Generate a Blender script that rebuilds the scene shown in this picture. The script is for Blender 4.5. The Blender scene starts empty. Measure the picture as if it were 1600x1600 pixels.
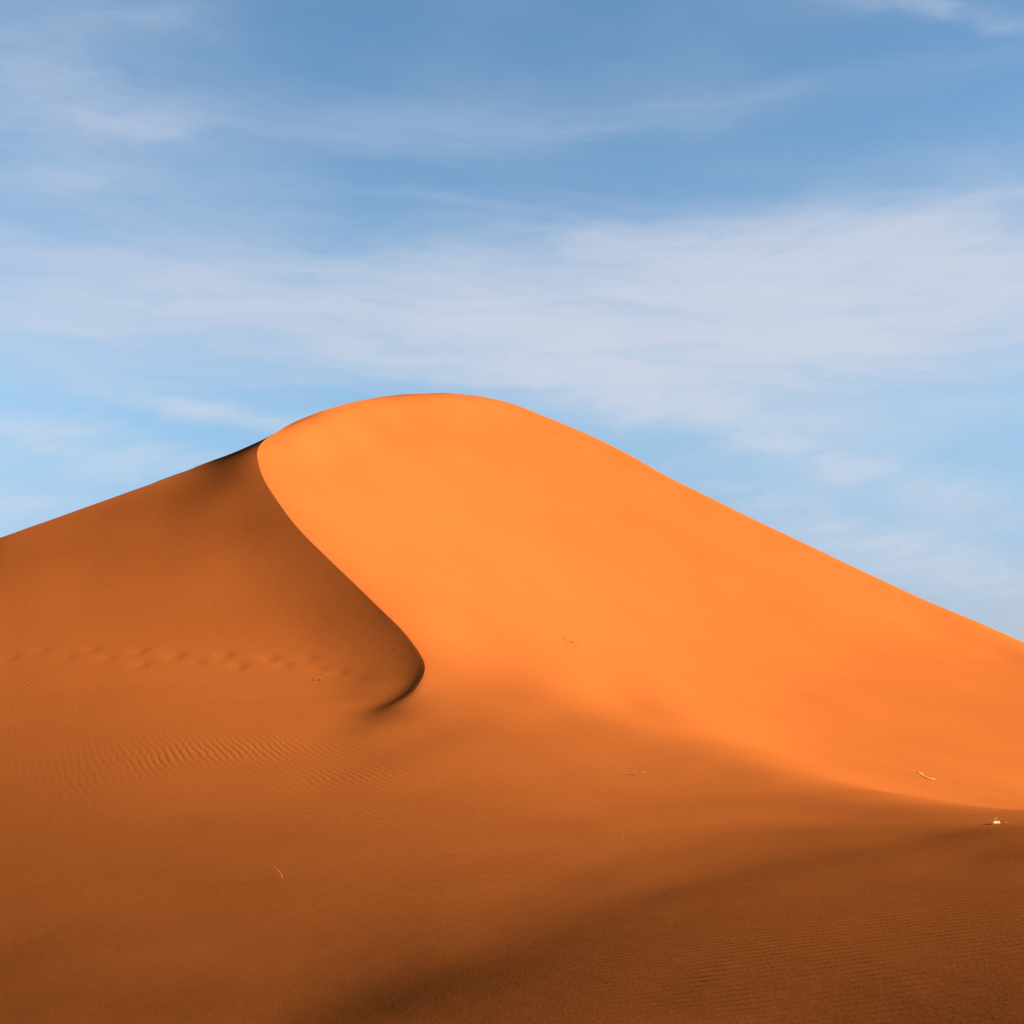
import bpy, bmesh, math, random
import numpy as np
from mathutils import Vector

# Desert dune under cirrus.  Units are metres; the camera stands at the origin looking along +Y.

R = math.radians
scene = bpy.context.scene
COL = scene.collection

# ------------------------------------------------------------------ camera, sky, sun, exposure
SUN_EL, SUN_AZ = 16.0, 98.0          # degrees; azimuth clockwise from +Y (the view direction)
CAM_H = 1.7
cam_data = bpy.data.cameras.new('camera')
cam = bpy.data.objects.new('camera', cam_data)
COL.objects.link(cam)
cam.location = (0, 0, CAM_H)
cam.rotation_euler = (R(90 + 9.05), 0, 0)
cam_data.sensor_width = 36.0
cam_data.lens = 36.0 * 2198.0 / 1600.0
cam_data.clip_start = 0.05
cam_data.clip_end = 20000
scene.camera = cam

world = bpy.data.worlds.new('World')
scene.world = world
world.use_nodes = True
SKY_STRENGTH = 0.05
SUN_STRENGTH = 5.0
scene.view_settings.view_transform = 'Standard'
scene.view_settings.look = 'None'
scene.view_settings.gamma = 1.0
scene.view_settings.use_curve_mapping = False
scene.view_settings.exposure = 2.0


class Nodes:
    def __init__(self, tree):
        self.t = tree

    def new(self, kind, **kw):
        n = self.t.nodes.new(kind)
        for k, v in kw.items():
            setattr(n, k, v)
        return n

    def link(self, a, b):
        self.t.links.new(a, b)

    def _in(self, sock, v):
        if hasattr(v, 'node'):
            self.link(v, sock)
        else:
            sock.default_value = v

    def m(self, op, a, b=None, c=None, clamp=False):
        n = self.new('ShaderNodeMath', operation=op, use_clamp=clamp)
        self._in(n.inputs[0], a)
        if b is not None:
            self._in(n.inputs[1], b)
        if c is not None:
            self._in(n.inputs[2], c)
        return n.outputs[0]

    def xyz(self, x, y, z=0.0):
        n = self.new('ShaderNodeCombineXYZ')
        for s, v in zip(n.inputs, (x, y, z)):
            self._in(s, v)
        return n.outputs[0]

    def sep(self, v):
        n = self.new('ShaderNodeSeparateXYZ')
        self.link(v, n.inputs[0])
        return n.outputs

    def noise(self, vec, scale, detail=4.0, rough=0.5, dist=0.0):
        n = self.new('ShaderNodeTexNoise')
        self.link(vec, n.inputs['Vector'])
        n.inputs['Scale'].default_value = scale
        n.inputs['Detail'].default_value = detail
        n.inputs['Roughness'].default_value = rough
        n.inputs['Distortion'].default_value = dist
        return n.outputs['Fac']

    def smooth(self, v, a, b, lo=0.0, hi=1.0):
        n = self.new('ShaderNodeMapRange', interpolation_type='SMOOTHSTEP')
        self._in(n.inputs['Value'], v)
        for k, q in (('From Min', a), ('From Max', b), ('To Min', lo), ('To Max', hi)):
            n.inputs[k].default_value = q
        return n.outputs['Result']

    def mix(self, f, a, b, blend='MIX'):
        n = self.new('ShaderNodeMix', data_type='RGBA', blend_type=blend)
        self._in(n.inputs[0], f)
        for s, v in ((n.inputs[6], a), (n.inputs[7], b)):
            if hasattr(v, 'node'):
                self.link(v, s)
            else:
                s.default_value = v
        return n.outputs[2]

    def blob(self, x, y, cx, cy, rx, ry, ang=0.0):
        """soft elliptical patch, 1 in the middle"""
        c, s = math.cos(ang), math.sin(ang)
        dx = self.m('SUBTRACT', x, cx)
        dy = self.m('SUBTRACT', y, cy)
        p = self.m('ADD', self.m('MULTIPLY', dx, c / rx), self.m('MULTIPLY', dy, s / rx))
        q = self.m('ADD', self.m('MULTIPLY', dx, -s / ry), self.m('MULTIPLY', dy, c / ry))
        d = self.m('ADD', self.m('MULTIPLY', p, p), self.m('MULTIPLY', q, q))
        return self.m('EXPONENT', self.m('MULTIPLY', d, -1.0))


# cirrus: (azimuth, elevation, half width, half height, tilt - all degrees -, weight, kind)
CLOUDS = [
    (14.04, 16.97, 11.96, 3.03, -3, 1.1, 's'),
    (1.08, 16.82, 9.71, 2.35, -3, 1.0, 's'),
    (-14.79, 16.79, 10.61, 2.6, 0, 0.72, 's'),
    (16.38, 18.39, 7.5, 1.83, -4, 0.8, 'w'),
    (10.22, 19.08, 4.48, 1.12, 8, 0.55, 'w'),
    (5.35, 14.58, 8.77, 1.03, -3, 0.3, 's'),
    (13.07, 11.61, 10.6, 3.04, -8, 0.12, 's'),
    (11.28, 11.31, 10.99, 1.02, -17, 0.5, 'w'),
    (7.44, 13.49, 8.67, 1.03, -9, 0.4, 'w'),
    (16.58, 6.68, 7.96, 1.55, -14, 0.42, 'w'),
    (11.71, 8.86, 5.82, 0.77, -20, 0.25, 'w'),
    (-11.84, 12.89, 6.14, 0.46, -7, 0.58, 'w'),
    (-17.77, 11.36, 5.55, 1.12, -6, 0.6, 'w'),
    (-18.84, 8.82, 3.79, 0.99, 0, 0.45, 'w'),
    (-18.96, 24.53, 5.21, 2.06, -12, 0.27, 'w'),
    (-17.9, 23.5, 8.25, 3.26, -4, 0.22, 's'),
    (-15.22, 23.44, 3.85, 0.66, 14, 0.2, 'w'),
    (-18.76, 21.04, 3.44, 0.61, 8, 0.24, 'w'),
    (-15.27, 27.28, 3.38, 0.68, 0, 0.15, 'w'),
    (9.59, 24.85, 11.57, 0.71, 4, 0.13, 's'),
    (-4.96, 24.36, 11.51, 1.21, 0, 0.14, 's'),
    (18.37, 27.3, 4.03, 0.36, -17, 0.28, 'w'),
    (19.97, 20.67, 3.15, 1.18, 0, 0.3, 'w'),
    (5.7, 19.9, 4.58, 0.65, 2, 0.3, 'w'),
    (-2.73, 21.3, 4.09, 0.22, -6, 0.1, 'w'),
]


def build_sky():
    t = world.node_tree
    t.nodes.clear()
    N = Nodes(t)
    out = N.new('ShaderNodeOutputWorld')
    bg = N.new('ShaderNodeBackground')
    sky = N.new('ShaderNodeTexSky', sky_type='NISHITA')
    sky.sun_disc = False
    sky.sun_elevation = R(SUN_EL)
    sky.sun_rotation = R(SUN_AZ)
    sky.altitude = 700
    sky.air_density = 1.0
    sky.dust_density = 0.6
    sky.ozone_density = 1.6
    tc = N.new('ShaderNodeTexCoord')
    x, y, z = N.sep(tc.outputs['Generated'])
    az = N.m('MULTIPLY', N.m('ARCTAN2', x, y), 180 / math.pi)
    el = N.m('MULTIPLY', N.m('ARCSINE', z), 180 / math.pi)
    zz = N.m('MAXIMUM', N.m('ADD', z, 0.10), 0.03)
    # cirrus sheet: the view direction meets a high flat layer
    lay = N.xyz(N.m('DIVIDE', x, zz), N.m('DIVIDE', y, zz))
    wa = N.xyz(N.m('MULTIPLY', az, 0.10), N.m('MULTIPLY', el, 0.26))
    n1 = N.noise(wa, 1.0, 5.0, 0.55)
    n2 = N.noise(N.xyz(N.m('MULTIPLY', az, 0.13), N.m('MULTIPLY', el, 0.30), 7.3), 1.0, 5.0, 0.6)
    az2 = N.m('ADD', az, N.m('MULTIPLY', N.m('SUBTRACT', n2, 0.5), 7.0))
    el2 = N.m('ADD', el, N.m('MULTIPLY', N.m('SUBTRACT', n1, 0.5), 2.4))
    # long fibres, drawn out along the wind, and a finer mottled veil
    fib = N.noise(N.xyz(N.m('MULTIPLY', az2, 0.12), N.m('MULTIPLY', N.m('ADD', el2, N.m('MULTIPLY', az2, 0.05)), 0.95), 2.1), 1.0, 7.0, 0.62, 0.3)
    fib2 = N.noise(N.xyz(N.m('MULTIPLY', az2, 0.26), N.m('MULTIPLY', N.m('SUBTRACT', el2, N.m('MULTIPLY', az2, 0.22)), 0.9), 5.7), 1.0, 6.0, 0.56, 0.3)
    veil = N.noise(N.xyz(N.m('MULTIPLY', az, 0.07), N.m('MULTIPLY', el, 0.22), 9.9), 1.0, 4.0, 0.5)
    fs = N.m('ADD', 0.50, N.m('MULTIPLY', N.smooth(fib, 0.28, 0.72), 0.75))
    fw = N.m('ADD', 0.35, N.m('MULTIPLY', N.smooth(fib2, 0.30, 0.70), 0.75))
    ds = dw = 0.0
    for (ca, ce, ra, re, ang, w, kind) in CLOUDS:
        b = N.m('MULTIPLY', N.blob(az2, el2, ca, ce, ra, re, R(ang)), w)
        if kind == 's':
            ds = N.m('ADD', ds, b)
        else:
            dw = N.m('ADD', dw, b)
    dens = N.m('ADD', N.m('MULTIPLY', ds, fs), N.m('MULTIPLY', dw, fw))
    dens = N.m('ADD', dens, N.m('MULTIPLY', N.smooth(veil, 0.35, 0.75), 0.10))
    dens = N.m('SUBTRACT', 1.0, N.m('EXPONENT', N.m('MULTIPLY', dens, -1.55)))
    above = N.smooth(el, -2.0, 3.0)
    dens = N.m('MULTIPLY', dens, above)
    # thin haze glow of the Nishita horizon is cut back a little; the air here is dry
    lowf = N.smooth(el, 2.0, 16.0, 0.62, 1.0)
    base = N.mix(1.0, sky.outputs[0], N.xyz(N.m('MULTIPLY', lowf, N.smooth(el, 2.0, 13.0, 0.98, 0.79)), N.m('MULTIPLY', lowf, N.smooth(el, 2.0, 13.0, 0.90, 1.02)), N.m('ADD', 0.13, N.m('MULTIPLY', lowf, 0.95))), 'MULTIPLY')
    over = N.smooth(el, 31.0, 58.0, 1.0, 0.28)      # sky above the frame dimmed by hand to cut blue fill on the sand
    over = N.m('MULTIPLY', over, N.smooth(N.m('ABSOLUTE', az), 30.0, 85.0, 1.0, 0.35))  # unseen sky to the sides and behind dimmed too, for less ambient light
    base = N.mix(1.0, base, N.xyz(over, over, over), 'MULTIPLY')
    cloud = N.mix(N.smooth(el, 6.0, 26.0), (3.45, 3.58, 3.98, 1), (2.9, 3.2, 3.85, 1))
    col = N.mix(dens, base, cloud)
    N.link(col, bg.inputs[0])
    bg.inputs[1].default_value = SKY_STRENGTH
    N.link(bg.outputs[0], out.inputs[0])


build_sky()

sun_data = bpy.data.lights.new('sun', 'SUN')
sun_data.energy = SUN_STRENGTH
sun_data.angle = R(0.53)
sun_data.color = (1.0, 0.90, 0.78)
sun = bpy.data.objects.new('sun', sun_data)
COL.objects.link(sun)
sun.rotation_euler = (R(90 - SUN_EL), 0, R(180 - SUN_AZ))
sun.location = (60, -8, 40)

# ------------------------------------------------------------------ the shape of the dune
# Height of the sand, in metres, over the ground plane.  A smooth cubic B-spline sheet
# (control values below) carries the slopes; along the crest line the slip face breaks away.
SC, T0, DT, NT, Q0, DQ, NQ = 12.0, -0.62, 0.022, 59, -1.5, 0.045, 85
CTRL = np.array([
    575, 559, 542, 526, 509, 493, 477, 460, 444, 427, 411, 396, 380, 365, 351, 338, 325, 312, 300, 289,
    279, 269, 260, 251, 243, 236, 230, 224, 218, 213, 209, 205, 200, 196, 191, 187, 182, 176, 171, 164,
    157, 149, 140, 129, 118, 105, 91, 75, 57, 38, 19, 1, -16, -29, -36, -34, -20, 10, 59, 129,
    220, 325, 433, 529, 596, 622, 600, 535, 437, 325, 218, 135, 84, 61, 57, 63, 70, 76, 80, 83,
    85, 83, 78, 72, 68, 559, 543, 526, 510, 494, 477, 461, 444, 427, 411, 395, 379, 363, 348, 333,
    319, 305, 292, 280, 268, 257, 246, 236, 226, 217, 209, 201, 194, 188, 182, 177, 172, 167, 162, 157,
    153, 148, 143, 138, 132, 126, 119, 112, 103, 94, 83, 72, 60, 46, 32, 18, 5, -6, -12, -12,
    -4, 17, 53, 108, 182, 276, 382, 489, 583, 646, 667, 639, 567, 462, 341, 225, 133, 74, 44, 35,
    37, 42, 47, 52, 59, 67, 76, 83, 91, 100, 544, 527, 511, 494, 478, 461, 445, 428, 411, 394,
    378, 362, 346, 330, 315, 300, 286, 273, 260, 247, 235, 223, 212, 201, 191, 182, 173, 165, 158, 151,
    145, 139, 133, 128, 123, 119, 114, 110, 105, 100, 95, 89, 83, 77, 70, 62, 53, 44, 35, 25,
    16, 9, 5, 5, 12, 27, 55, 98, 158, 238, 335, 442, 548, 638, 697, 713, 680, 601, 489, 360,
    236, 135, 67, 29, 14, 12, 14, 19, 25, 35, 50, 69, 89, 112, 136, 528, 512, 495, 479, 462,
    445, 429, 412, 395, 378, 361, 345, 328, 312, 297, 282, 267, 253, 239, 226, 213, 200, 188, 176, 165,
    154, 145, 136, 128, 120, 113, 106, 100, 94, 89, 85, 80, 76, 71, 67, 63, 59, 55, 50, 45,
    40, 34, 29, 23, 18, 15, 13, 15, 23, 37, 61, 96, 146, 214, 299, 400, 510, 616, 705, 761,
    773, 736, 651, 532, 395, 262, 151, 73, 27, 5, -1, -1, 3, 9, 21, 41, 69, 104, 141, 180,
    513, 496, 479, 463, 446, 429, 413, 396, 379, 362, 345, 328, 311, 295, 279, 263, 248, 234, 219, 205,
    191, 178, 164, 151, 139, 127, 116, 107, 97, 89, 81, 73, 66, 60, 55, 50, 46, 41, 38, 34,
    32, 29, 26, 23, 20, 18, 15, 13, 11, 11, 13, 18, 28, 43, 66, 98, 142, 201, 277, 369,
    477, 592, 702, 794, 852, 864, 823, 734, 607, 460, 315, 193, 104, 50, 23, 12, 9, 10, 15, 27,
    52, 89, 134, 185, 234, 497, 480, 464, 447, 430, 414, 397, 380, 363, 345, 328, 311, 294, 278, 261,
    245, 230, 214, 199, 184, 170, 155, 141, 127, 113, 100, 88, 77, 67, 58, 48, 39, 32, 25, 19,
    15, 11, 6, 3, 1, -1, -3, -4, -5, -5, -6, -5, -4, -1, 4, 12, 25, 42, 67, 100,
    142, 197, 267, 353, 456, 574, 698, 817, 916, 980, 994, 954, 862, 728, 571, 413, 278, 178, 114, 79,
    61, 54, 52, 55, 67, 94, 137, 189, 246, 302, 482, 465, 448, 432, 415, 398, 381, 364, 347, 329,
    312, 295, 277, 261, 244, 227, 211, 195, 179, 164, 148, 133, 118, 102, 88, 74, 61, 48, 37, 26,
    16, 6, -3, -10, -16, -21, -25, -29, -32, -34, -35, -35, -35, -34, -32, -30, -27, -21, -14, -4,
    11, 32, 59, 94, 139, 195, 264, 348, 449, 568, 700, 838, 969, 1078, 1150, 1172, 1135, 1044, 908, 745,
    577, 429, 314, 234, 184, 156, 141, 137, 140, 154, 183, 226, 276, 330, 381, 466, 450, 433, 416, 399,
    382, 365, 348, 331, 313, 296, 278, 261, 244, 227, 210, 193, 176, 160, 144, 127, 111, 95, 79, 63,
    48, 33, 20, 7, -5, -17, -28, -37, -45, -52, -57, -62, -66, -68, -69, -69, -69, -67, -64, -60,
    -55, -48, -39, -27, -11, 11, 40, 77, 125, 184, 255, 341, 443, 563, 702, 853, 1009, 1155, 1278, 1362,
    1394, 1366, 1280, 1145, 979, 804, 642, 508, 408, 338, 293, 269, 261, 266, 284, 314, 351, 391, 431, 469,
    451, 434, 417, 401, 384, 367, 350, 332, 315, 297, 280, 262, 245, 227, 210, 193, 175, 158, 141, 124,
    107, 90, 73, 56, 39, 23, 7, -8, -23, -36, -49, -61, -71, -80, -88, -94, -98, -102, -104, -104,
    -103, -101, -98, -93, -87, -79, -68, -55, -38, -17, 12, 50, 97, 158, 231, 319, 423, 545, 686, 846,
    1020, 1197, 1362, 1503, 1604, 1651, 1636, 1557, 1425, 1255, 1071, 894, 740, 616, 524, 461, 424, 410, 416, 437,
    466, 495, 519, 539, 559, 436, 419, 402, 385, 368, 351, 334, 317, 299, 282, 264, 247, 229, 211, 194,
    176, 158, 140, 123, 105, 87, 69, 51, 33, 16, -2, -19, -35, -51, -66, -80, -93, -104, -114, -122,
    -129, -133, -137, -138, -138, -136, -132, -127, -120, -111, -100, -87, -69, -48, -20, 16, 61, 119, 191, 280,
    385, 507, 648, 810, 991, 1188, 1388, 1577, 1740, 1863, 1930, 1931, 1861, 1729, 1552, 1356, 1164, 990, 844, 730,
    647, 594, 570, 572, 593, 621, 638, 644, 644, 644, 421, 404, 387, 371, 354, 336, 319, 302, 284, 267,
    249, 231, 214, 196, 178, 160, 142, 123, 105, 87, 68, 50, 31, 12, -6, -25, -43, -60, -77, -94,
    -109, -123, -135, -146, -155, -162, -167, -170, -170, -169, -166, -161, -154, -144, -133, -119, -102, -80, -54, -20,
    22, 75, 141, 224, 326, 447, 589, 749, 929, 1130, 1348, 1573, 1787, 1975, 2121, 2212, 2234, 2174, 2038, 1851,
    1642, 1435, 1243, 1077, 940, 836, 766, 728, 720, 735, 755, 761, 751, 733, 717, 406, 390, 373, 356, 339,
    322, 305, 287, 270, 252, 234, 217, 199, 181, 162, 144, 126, 107, 89, 70, 51, 32, 12, -7, -27,
    -46, -65, -84, -102, -119, -136, -151, -165, -177, -186, -193, -198, -200, -200, -197, -192, -185, -176, -164, -150,
    -133, -112, -87, -55, -16, 32, 91, 164, 255, 367, 503, 663, 845, 1042, 1257, 1492, 1739, 1979, 2193, 2362,
    2475, 2521, 2473, 2329, 2131, 1913, 1693, 1487, 1301, 1144, 1018, 928, 871, 847, 845, 850, 844, 825, 799, 773,
    392, 375, 358, 341, 325, 307, 290, 273, 256, 238, 220, 202, 184, 166, 148, 129, 111, 92, 73, 54,
    34, 15, -5, -25, -45, -65, -85, -105, -124, -143, -160, -177, -191, -204, -214, -222, -226, -228, -226, -221,
    -214, -205, -193, -179, -163, -143, -119, -89, -53, -8, 46, 111, 188, 283, 401, 548, 727, 932, 1150, 1372,
    1614, 1878, 2139, 2377, 2564, 2695, 2762, 2725, 2577, 2377, 2156, 1930, 1711, 1508, 1330, 1182, 1069, 993, 948, 927,
    913, 896, 871, 840, 809, 378, 361, 344, 327, 311, 294, 276, 259, 242, 224, 207, 189, 171, 153, 134,
    116, 97, 78, 58, 39, 19, -1, -21, -41, -62, -83, -103, -124, -144, -163, -182, -199, -215, -228, -239,
    -246, -250, -251, -247, -241, -231, -219, -204, -188, -169, -147, -120, -87, -46, 4, 63, 133, 215, 310, 427,
    578, 774, 1009, 1255, 1483, 1717, 1981, 2253, 2508, 2713, 2856, 2924, 2892, 2761, 2577, 2364, 2138, 1909, 1689, 1488,
    1318, 1183, 1087, 1023, 983, 954, 925, 893, 858, 822, 364, 347, 331, 314, 297, 280, 263, 246, 229, 211,
    194, 176, 158, 140, 121, 103, 84, 65, 45, 26, 6, -15, -35, -56, -76, -97, -118, -139, -160, -180,
    -199, -218, -234, -248, -259, -267, -270, -269, -264, -254, -241, -225, -208, -189, -169, -145, -115, -79, -34, 20,
    83, 159, 243, 336, 446, 592, 803, 1066, 1348, 1589, 1795, 2043, 2317, 2583, 2807, 2961, 3025, 2994, 2888, 2731,
    2536, 2312, 2073, 1834, 1611, 1418, 1264, 1151, 1073, 1020, 978, 938, 898, 856, 813, 350, 334, 317, 301, 284,
    267, 250, 233, 216, 199, 181, 164, 146, 128, 109, 91, 72, 53, 33, 14, -6, -27, -47, -68, -89,
    -110, -131, -152, -173, -193, -213, -232, -249, -263, -275, -282, -285, -282, -274, -261, -244, -225, -204, -183, -161,
    -136, -105, -67, -17, 40, 104, 184, 273, 362, 462, 598, 817, 1094, 1388, 1624, 1817, 2058, 2335, 2615, 2859,
    3027, 3091, 3059, 2974, 2847, 2671, 2449, 2198, 1938, 1692, 1478, 1309, 1185, 1100, 1039, 990, 941, 890, 837, 780,
    337, 321, 305, 288, 272, 255, 238, 221, 204, 187, 170, 152, 135, 117, 98, 80, 61, 42, 23, 3,
    -17, -37, -57, -78, -98, -119, -140, -161, -182, -203, -222, -241, -258, -273, -285, -292, -293, -288, -277, -259,
    -238, -216, -192, -169, -145, -120, -89, -49, 7, 66, 125, 206, 298, 379, 477, 618, 845, 1130, 1420, 1649,
    1823, 2039, 2311, 2600, 2867, 3057, 3132, 3105, 3033, 2931, 2771, 2546, 2277, 1993, 1724, 1496, 1319, 1193, 1107, 1045,
    991, 934, 870, 799, 723, 325, 308, 292, 276, 260, 243, 227, 210, 193, 176, 159, 142, 124, 106, 88,
    70, 51, 33, 14, -6, -25, -45, -65, -85, -106, -126, -147, -167, -187, -207, -227, -245, -262, -277, -288,
    -295, -295, -287, -271, -249, -223, -197, -173, -146, -121, -96, -66, -25, 35, 96, 151, 228, 319, 395, 493,
    640, 871, 1160, 1442, 1668, 1829, 2005, 2250, 2532, 2818, 3040, 3138, 3128, 3072, 2988, 2831, 2595, 2303, 1993, 1705,
    1472, 1299, 1181, 1099, 1038, 981, 915, 834, 740, 640, 312, 297, 281, 265, 248, 232, 216, 199, 183, 166,
    149, 132, 115, 97, 79, 61, 43, 25, 6, -13, -32, -51, -71, -91, -110, -130, -150, -169, -189, -208,
    -226, -244, -260, -273, -284, -290, -288, -276, -255, -229, -197, -170, -145, -117, -89, -64, -38, 5, 63, 120,
    174, 250, 335, 411, 507, 657, 898, 1188, 1468, 1677, 1831, 1979, 2163, 2405, 2681, 2934, 3069, 3099, 3076, 3006,
    2833, 2582, 2268, 1930, 1635, 1414, 1261, 1158, 1083, 1021, 958, 878, 776, 654, 528, 301, 285, 269, 254, 238,
    222, 206, 190, 173, 157, 140, 123, 106, 89, 72, 54, 36, 18, 0, -18, -37, -56, -75, -93, -112,
    -131, -150, -168, -186, -204, -221, -237, -251, -263, -272, -275, -271, -254, -226, -196, -161, -134, -110, -85, -59,
    -35, -11, 33, 88, 144, 196, 269, 352, 423, 523, 678, 922, 1214, 1480, 1670, 1816, 1949, 2061, 2237, 2445,
    2684, 2860, 2963, 3003, 2950, 2739, 2485, 2159, 1801, 1524, 1341, 1221, 1137, 1065, 994, 915, 815, 688, 539, 386,
    290, 274, 259, 243, 228, 212, 196, 181, 165, 148, 132, 116, 99, 82, 65, 48, 31, 13, -4, -22,
    -40, -58, -76, -94, -111, -129, -146, -163, -179, -195, -210, -224, -236, -246, -251, -251, -242, -214, -181, -150,
    -124, -100, -79, -54, -31, -9, 16, 59, 110, 163, 213, 282, 364, 432, 534, 696, 940, 1233, 1485, 1655,
    1806, 1904, 2025, 2072, 2182, 2286, 2436, 2675, 2796, 2749, 2501, 2267, 1952, 1613, 1402, 1281, 1202, 1135, 1055, 958,
    846, 716, 563, 394, 220, 279, 264, 249, 234, 219, 203, 188, 172, 157, 141, 125, 109, 93, 76, 60,
    43, 27, 10, -7, -24, -41, -58, -75, -91, -108, -124, -140, -155, -169, -182, -194, -205, -215, -222, -224,
    -216, -198, -168, -142, -112, -87, -69, -50, -25, -3, 15, 42, 81, 130, 177, 228, 293, 371, 440, 547,
    714, 959, 1238, 1466, 1621, 1762, 1883, 1987, 2067, 2100, 1951, 1932, 2293, 2495, 2420, 2172, 1953, 1664, 1431, 1326,
    1273, 1226, 1162, 1062, 925, 767, 597, 418, 229, 36, 269, 255, 240, 225, 210, 195, 180, 165, 150, 134,
    119, 103, 88, 72, 56, 40, 24, 8, -8, -24, -40, -56, -71, -86, -101, -116, -130, -143, -155, -165,
    -174, -181, -187, -192, -192, -183, -160, -126, -105, -77, -54, -41, -19, 5, 23, 38, 68, 103, 146, 189,
    240, 300, 376, 448, 563, 735, 971, 1235, 1436, 1577, 1695, 1775, 1869, 1988, 2125, 2214, 2191, 2248, 2336, 2270,
    2056, 1837, 1602, 1437, 1374, 1346, 1310, 1235, 1100, 911, 696, 483, 274, 61, -156, 260, 246, 231, 217, 202,
    188, 173, 158, 144, 129, 114, 99, 84, 68, 53, 38, 23, 7, -8, -22, -37, -51, -65, -79, -92,
    -105, -117, -128, -137, -145, -150, -153, -155, -155, -156, -150, -116, -86, -74, -43, -25, -11, 12, 32, 45,
    61, 91, 123, 160, 206, 252, 306, 384, 464, 586, 747, 972, 1222, 1385, 1492, 1582, 1681, 1772, 1849, 1933,
    2087, 2205, 2244, 2316, 2336, 2216, 2030, 1835, 1680, 1578, 1510, 1451, 1358, 1184, 935, 656, 395, 150, -95, -344,
    252, 238, 224, 210, 196, 181, 167, 153, 139, 124, 110, 95, 81, 66, 52, 37, 23, 9, -5, -19,
    -32, -45, -57, -69, -80, -91, -101, -110, -117, -122, -123, -122, -118, -113, -113, -112, -72, -51, -42, -9,
    5, 20, 40, 55, 68, 86, 111, 139, 172, 214, 263, 315, 385, 481, 613, 747, 979, 1181, 1291, 1388,
    1481, 1570, 1658, 1758, 1853, 1958, 2033, 2128, 2225, 2321, 2382, 2307, 2161, 2001, 1860, 1732, 1628, 1521, 1316, 1017,
    681, 363, 66, -225, -517, 244, 231, 217, 203, 190, 176, 162, 148, 135, 121, 107, 93, 79, 65, 52,
    38, 25, 12, -1, -14, -25, -37, -47, -56, -65, -74, -82, -89, -94, -96, -94, -89, -81, -70, -66,
    -76, -31, -19, -6, 20, 34, 48, 64, 77, 88, 106, 129, 156, 189, 231, 277, 328, 407, 489, 646,
    753, 959, 1099, 1190, 1287, 1373, 1455, 1545, 1645, 1743, 1838, 1939, 2047, 2122, 2169, 2303, 2389, 2378, 2273, 2125,
    1955, 1805, 1686, 1477, 1157, 774, 388, 23, -325, -667, 237, 224, 211, 198, 184, 171, 158, 145, 131, 118,
    105, 92, 79, 66, 53, 40, 28, 16, 4, -7, -17, -26, -34, -41, -47, -53, -60, -65, -68, -67,
    -62, -54, -45, -35, -16, -25, 8, 18, 28, 50, 60, 74, 86, 97, 110, 124, 145, 172, 197, 242,
    298, 339, 397, 527, 589, 736, 894, 1012, 1104, 1194, 1271, 1344, 1432, 1530, 1631, 1727, 1836, 1952, 2039, 2096,
    2192, 2296, 2364, 2421, 2354, 2199, 2008, 1852, 1655, 1326, 890, 434, 5, -397, -785, 231, 219, 206, 193, 180,
    168, 155, 142, 129, 117, 104, 92, 79, 67, 56, 44, 33, 22, 12, 2, -7, -14, -20, -24, -27,
    -30, -34, -39, -40, -36, -27, -16, -4, 9, 34, 34, 52, 57, 62, 79, 89, 99, 106, 115, 127,
    140, 160, 185, 203, 250, 301, 352, 401, 508, 568, 681, 790, 904, 1004, 1087, 1161, 1236, 1319, 1410, 1509,
    1617, 1732, 1843, 1925, 2008, 2096, 2173, 2239, 2319, 2393, 2383, 2220, 2035, 1849, 1503, 992, 472, -3, -443, -867,
    226, 214, 202, 189, 177, 165, 153, 140, 128, 116, 105, 93, 81, 70, 59, 49, 39, 29, 21, 13,
    6, 0, -4, -5, -5, -5, -7, -9, -9, -2, 11, 27, 42, 57, 83, 90, 91, 90, 93, 102,
    116, 119, 123, 130, 142, 155, 173, 192, 213, 252, 301, 343, 407, 493, 547, 633, 719, 815, 907, 986,
    1057, 1130, 1209, 1298, 1398, 1509, 1628, 1743, 1833, 1918, 2003, 2078, 2146, 2206, 2259, 2344, 2311, 2133, 1984, 1630,
    1055, 495, -3, -464, -910, 222, 210, 198, 187, 175, 163, 151, 140, 128, 117, 106, 95, 84, 74, 64,
    55, 46, 38, 31, 25, 20, 16, 15, 16, 19, 21, 23, 24, 27, 36, 50, 70, 93, 103, 131,
    140, 134, 127, 125, 127, 138, 140, 138, 144, 156, 167, 180, 194, 214, 249, 298, 339, 396, 465, 531,
    594, 668, 740, 816, 885, 952, 1026, 1103, 1188, 1286, 1403, 1526, 1635, 1732, 1825, 1912, 1989, 2054, 2115, 2167,
    2248, 2217, 2077, 1960, 1632, 1076, 513, 5, -464, -916, 219, 208, 196, 185, 174, 162, 151, 140, 129, 119,
    108, 98, 89, 79, 71, 62, 55, 49, 43, 39, 36, 34, 35, 38, 43, 48, 53, 59, 66, 77,
    91, 109, 133, 148, 177, 182, 180, 164, 154, 162, 156, 156, 153, 162, 168, 170, 181, 194, 215, 250,
    289, 327, 385, 449, 489, 535, 591, 654, 721, 785, 853, 926, 1000, 1082, 1180, 1301, 1429, 1542, 1637, 1735,
    1823, 1900, 1968, 2024, 2084, 2162, 2111, 1966, 1830, 1519, 1027, 502, 10, -448, -889, 217, 206, 195, 184, 173,
    163, 152, 142, 132, 122, 112, 103, 94, 86, 78, 71, 65, 60, 56, 54, 53, 54, 57, 62, 68,
    76, 84, 94, 106, 120, 133, 143, 168, 198, 216, 225, 214, 210, 181, 187, 181, 170, 169, 168, 175,
    179, 185, 194, 212, 242, 277, 315, 373, 420, 442, 463, 495, 564, 629, 689, 757, 828, 902, 981, 1077,
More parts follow.
